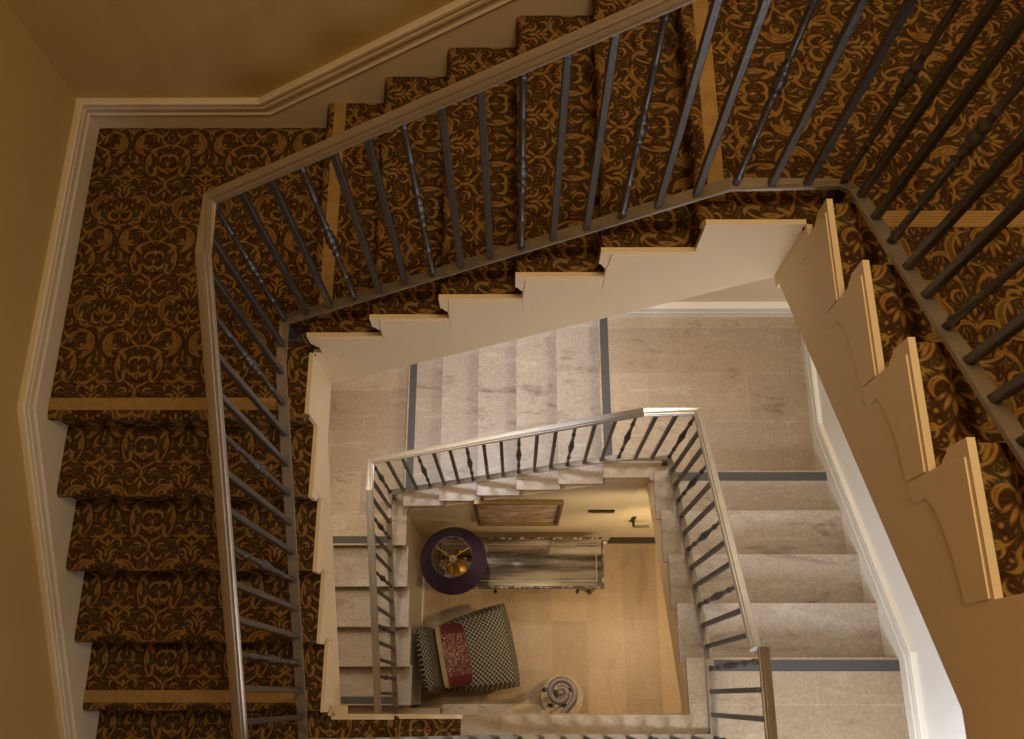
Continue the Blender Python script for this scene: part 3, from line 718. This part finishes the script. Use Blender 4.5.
def table_lamp():
    cx, cy, z0 = -.458, .952, .748
    root = thing('table_lamp', 'table lamp with aubergine cone shade and gilded base on the console', 'lamp', (cx, cy, z0))
    mb = MB(); mb.lathe([(.07, 0), (.075, .008), (.066, .02), (.035, .03), (.016, .05), (.012, .09), (.022, .12), (.026, .16), (.018, .20), (.011, .24), (.010, .36)], (cx, cy, z0), 18); base = build('base', mb, M['goldleaf'], root, smooth=True)
    for k in range(9):
        a = k * math.pi * 2 / 9 + .3; d = Vector((math.cos(a), math.sin(a), 0)); o = Vector((cx, cy, z0)); q = (k % 3) * .035
        mb = MB(); mb.tube([o + d * .010 + Vector((0, 0, .24 + q)), o + d * .04 + Vector((0, 0, .33 + q)), o + d * .078 + Vector((0, 0, .36 + q)), o + d * .10 + Vector((0, 0, .335 + q)), o + d * .09 + Vector((0, 0, .31 + q))], .0045, 6)
        mb.lathe([(.002, -.016), (.010, -.006), (.009, .008), (.002, .016)], o + d * .088 + Vector((0, 0, .305 + q)), 8)
        build('leaf_arm', mb, M['goldleaf'], base, smooth=True)
    mb = MB(); mb.lathe([(.012, .36), (.016, .365), (.016, .42), (.012, .425)], (cx, cy, z0), 12); build('socket', mb, M['goldleaf'], root, smooth=True)
    mb = MB(); mb.lathe([(.012, .425), (.024, .45), (.03, .475), (.024, .50), (.006, .515)], (cx, cy, z0), 14); build('bulb', mb, M['lining'], root, smooth=True)
    rb, rt_, zb_, zt_ = .247, .146, 1.14, 1.325
    mb = MB(); n = 40
    mb.lathe([(rb, zb_), (rt_, zt_)], (cx, cy, 0), n, False); mb.lathe([(rt_, zt_), (rt_ - .003, zt_)], (cx, cy, 0), n, False); mb.lathe([(rb, zb_), (rb - .003, zb_)], (cx, cy, 0), n, False)
    mb.cur = 1; mb.lathe([(rb - .003, zb_), (rt_ - .003, zt_)], (cx, cy, 0), n, False)
    build('lamp_shade', mb, [M['purple'], M['lining']], root, smooth=True)
    mb = MB()
    for k in range(3):
        a = k * 2.094 + .5; mb.tube([(cx, cy, z0 + .53), (cx + rt_ * math.cos(a) * .99, cy + rt_ * math.sin(a) * .99, zt_ - .006)], .0028, 6)
    mb.lathe([(.004, .50), (.009, .52), (.012, .535), (.006, .55), (.002, .56)], (cx, cy, z0), 10); build('shade_fitter', mb, M['goldleaf'], root, smooth=True)
table_lamp()
def rounded(mb, w0, w1, d, h, z, rnd=.05, n=6, bulge=.03):
    """soft cushion: plan trapezoid (width w0 at the back x=-d/2, w1 at the front), thickness h, domed top"""
    nx, ny = 14, 14; top = []; rows = []
    for s in (1, -1):
        g = []
        for i in range(nx + 1):
            r = []
            for j in range(ny + 1):
                u, v = -1 + 2 * i / nx, -1 + 2 * j / ny
                uu = math.copysign(abs(u) ** .8, u); vv = math.copysign(abs(v) ** .8, v)
                wid = (w0 + (w1 - w0) * (u + 1) / 2) / 2
                k = (1 - abs(u) ** 6) * (1 - abs(v) ** 6); k = max(k, 0) ** .35
                cr = 1 - .06 * (abs(u) * abs(v)) ** 3
                zz = s * (h / 2 * k) + (bulge * (1 - u * u) * (1 - v * v) if s > 0 else 0)
                r.append((u * d / 2 * cr, v * wid * cr, z + zz))
            g.append(r)
        rows.append(g)
    i0 = len(mb.v)
    for g in rows:
        for r in g: mb.v += r
    N = (nx + 1) * (ny + 1)
    for s in (0, 1):
        for i in range(nx):
            for j in range(ny):
                a = i0 + s * N + i * (ny + 1) + j; q = (a, a + ny + 1, a + ny + 2, a + 1); mb.f.append(q if s == 0 else q[::-1]); mb.mi.append(mb.cur)
def xform(mb, mt, i0=0):
    for i in range(i0, len(mb.v)): mb.v[i] = tuple(mt @ Vector(mb.v[i]))
CH = Matrix.Translation((-.318, .345, 0)) @ Matrix.Rotation(math.radians(11.5), 4, 'Z')
def chair():
    root = thing('slipper_chair', 'armless chair in dark lattice fabric below the lamp', 'chair', (0, 0, 0))
    root.matrix_world = CH
    def b(n, mb, m, **k):
        me_o = build(n, mb, m, **k); me_o.parent = root; return me_o
    mb = MB(); rounded(mb, .52, .68, .62, .17, .385, bulge=.03); b('seat', mb, M['lattice'], smooth=True)
    mb = MB(); mb.prism([(-.28, -.23, .22), (.27, -.30, .22), (.27, .30, .22), (-.28, .23, .22)], (0, 0, .10)); b('seat_rail', mb, M['lattice'], bevel=.02)
    mb = MB(); rounded(mb, .50, .48, .50, .10, 0, bulge=.02)
    xform(mb, Matrix.Translation((-.335, 0, .62)) @ Matrix.Rotation(math.radians(-100), 4, 'Y') @ Matrix.Rotation(0, 4, 'Z')); b('backrest', mb, M['lattice'], smooth=True)
    for sx, sy in ((.24, .26), (.24, -.26), (-.25, .2), (-.25, -.2)):
        mb = MB(); mb.lathe([(.016, 0), (.024, .22)], (sx, sy, 0), 10); b('leg', mb, M['blackwood'], smooth=True)
chair()
def cushion():
    mt = CH @ Matrix.Translation((-.165, 0, .575)) @ Matrix.Rotation(math.radians(52), 4, 'Y')
    root = thing('lumbar_cushion', 'red patterned cushion with beige back leaning on the lattice chair', 'cushion', (0, 0, 0)); root.matrix_world = mt
    mb = MB(); rounded(mb, .47, .47, .27, .05, -.028, bulge=.03)
    mb2 = MB(); rounded(mb2, .47, .47, .27, .05, .025, bulge=.035)
    o = build('back_panel', mb, M['beige'], smooth=True); o.parent = root; o = build('front_panel', mb2, M['red'], smooth=True); o.parent = root
cushion()
def picture():
    root = thing('framed_picture', 'gilt framed picture on the lobby wall above the console', 'picture', (.02, LY - .02, 1.5))
    x0, x1, z0, z1, y = -.285, .322, 1.06, 1.87, LY
    w = .026; d = .035
    mb = MB()
    for a, b in (((x0, z0), (x1, z0 + w)), ((x0, z1 - w), (x1, z1)), ((x0, z0 + w + .0002), (x0 + w, z1 - w - .0002)), ((x1 - w, z0 + w + .0002), (x1, z1 - w - .0002))): mb.box((a[0], y - d, a[1]), (b[0], y - .001, b[1]))
    build('frame', mb, M['giltframe'], root, bevel=.006)
    mb = MB(); mb.box((x0 + w, y - .012, z0 + w), (x1 - w, y - .004, z1 - w)); build('print', mb, M['print_'], root)
picture()
mb = MB(); mb.box((.515, LY - .016, 1.462), (.70, LY - .001, 1.515)); o = thing('wall_plaque', 'small dark plaque on the lobby wall beside the door', 'plaque', (.61, LY, 1.49))
build('plate', mb, M['bronze'], o, bevel=.003)
for sx in (.53, .685):
    mb = MB(); mb.tube([(sx, LY - .0155, 1.4885), (sx, LY - .019, 1.4885)], .005); build('screw', mb, M['rail'], o)
mb = MB(); mb.box((.585, LY - .0175, 1.480), (.63, LY - .0162, 1.497)); build('inset', mb, M['rail'], o)
# downlight in the soffit of the carpeted back flight (seen in the table top)
zs_ = zb(0, A) - 3.18 * U
dl = thing('ceiling_downlight', 'round recessed downlight in the soffit over the limestone flight', 'light', (.02, 1.55, zs_ - .01))
mb = MB(); mb.lathe([(.045, 0), (.06, 0), (.062, .006), (.045, .006)], (.02, 1.55, zs_ - .018), 24, False); build('trim_ring', mb, M['rail'], dl, smooth=True)
mb = MB(); mb.lathe([(.044, 0), (.044, .004)], (.02, 1.55, zs_ - .014), 24); build('lens', mb, M['glow'], dl)
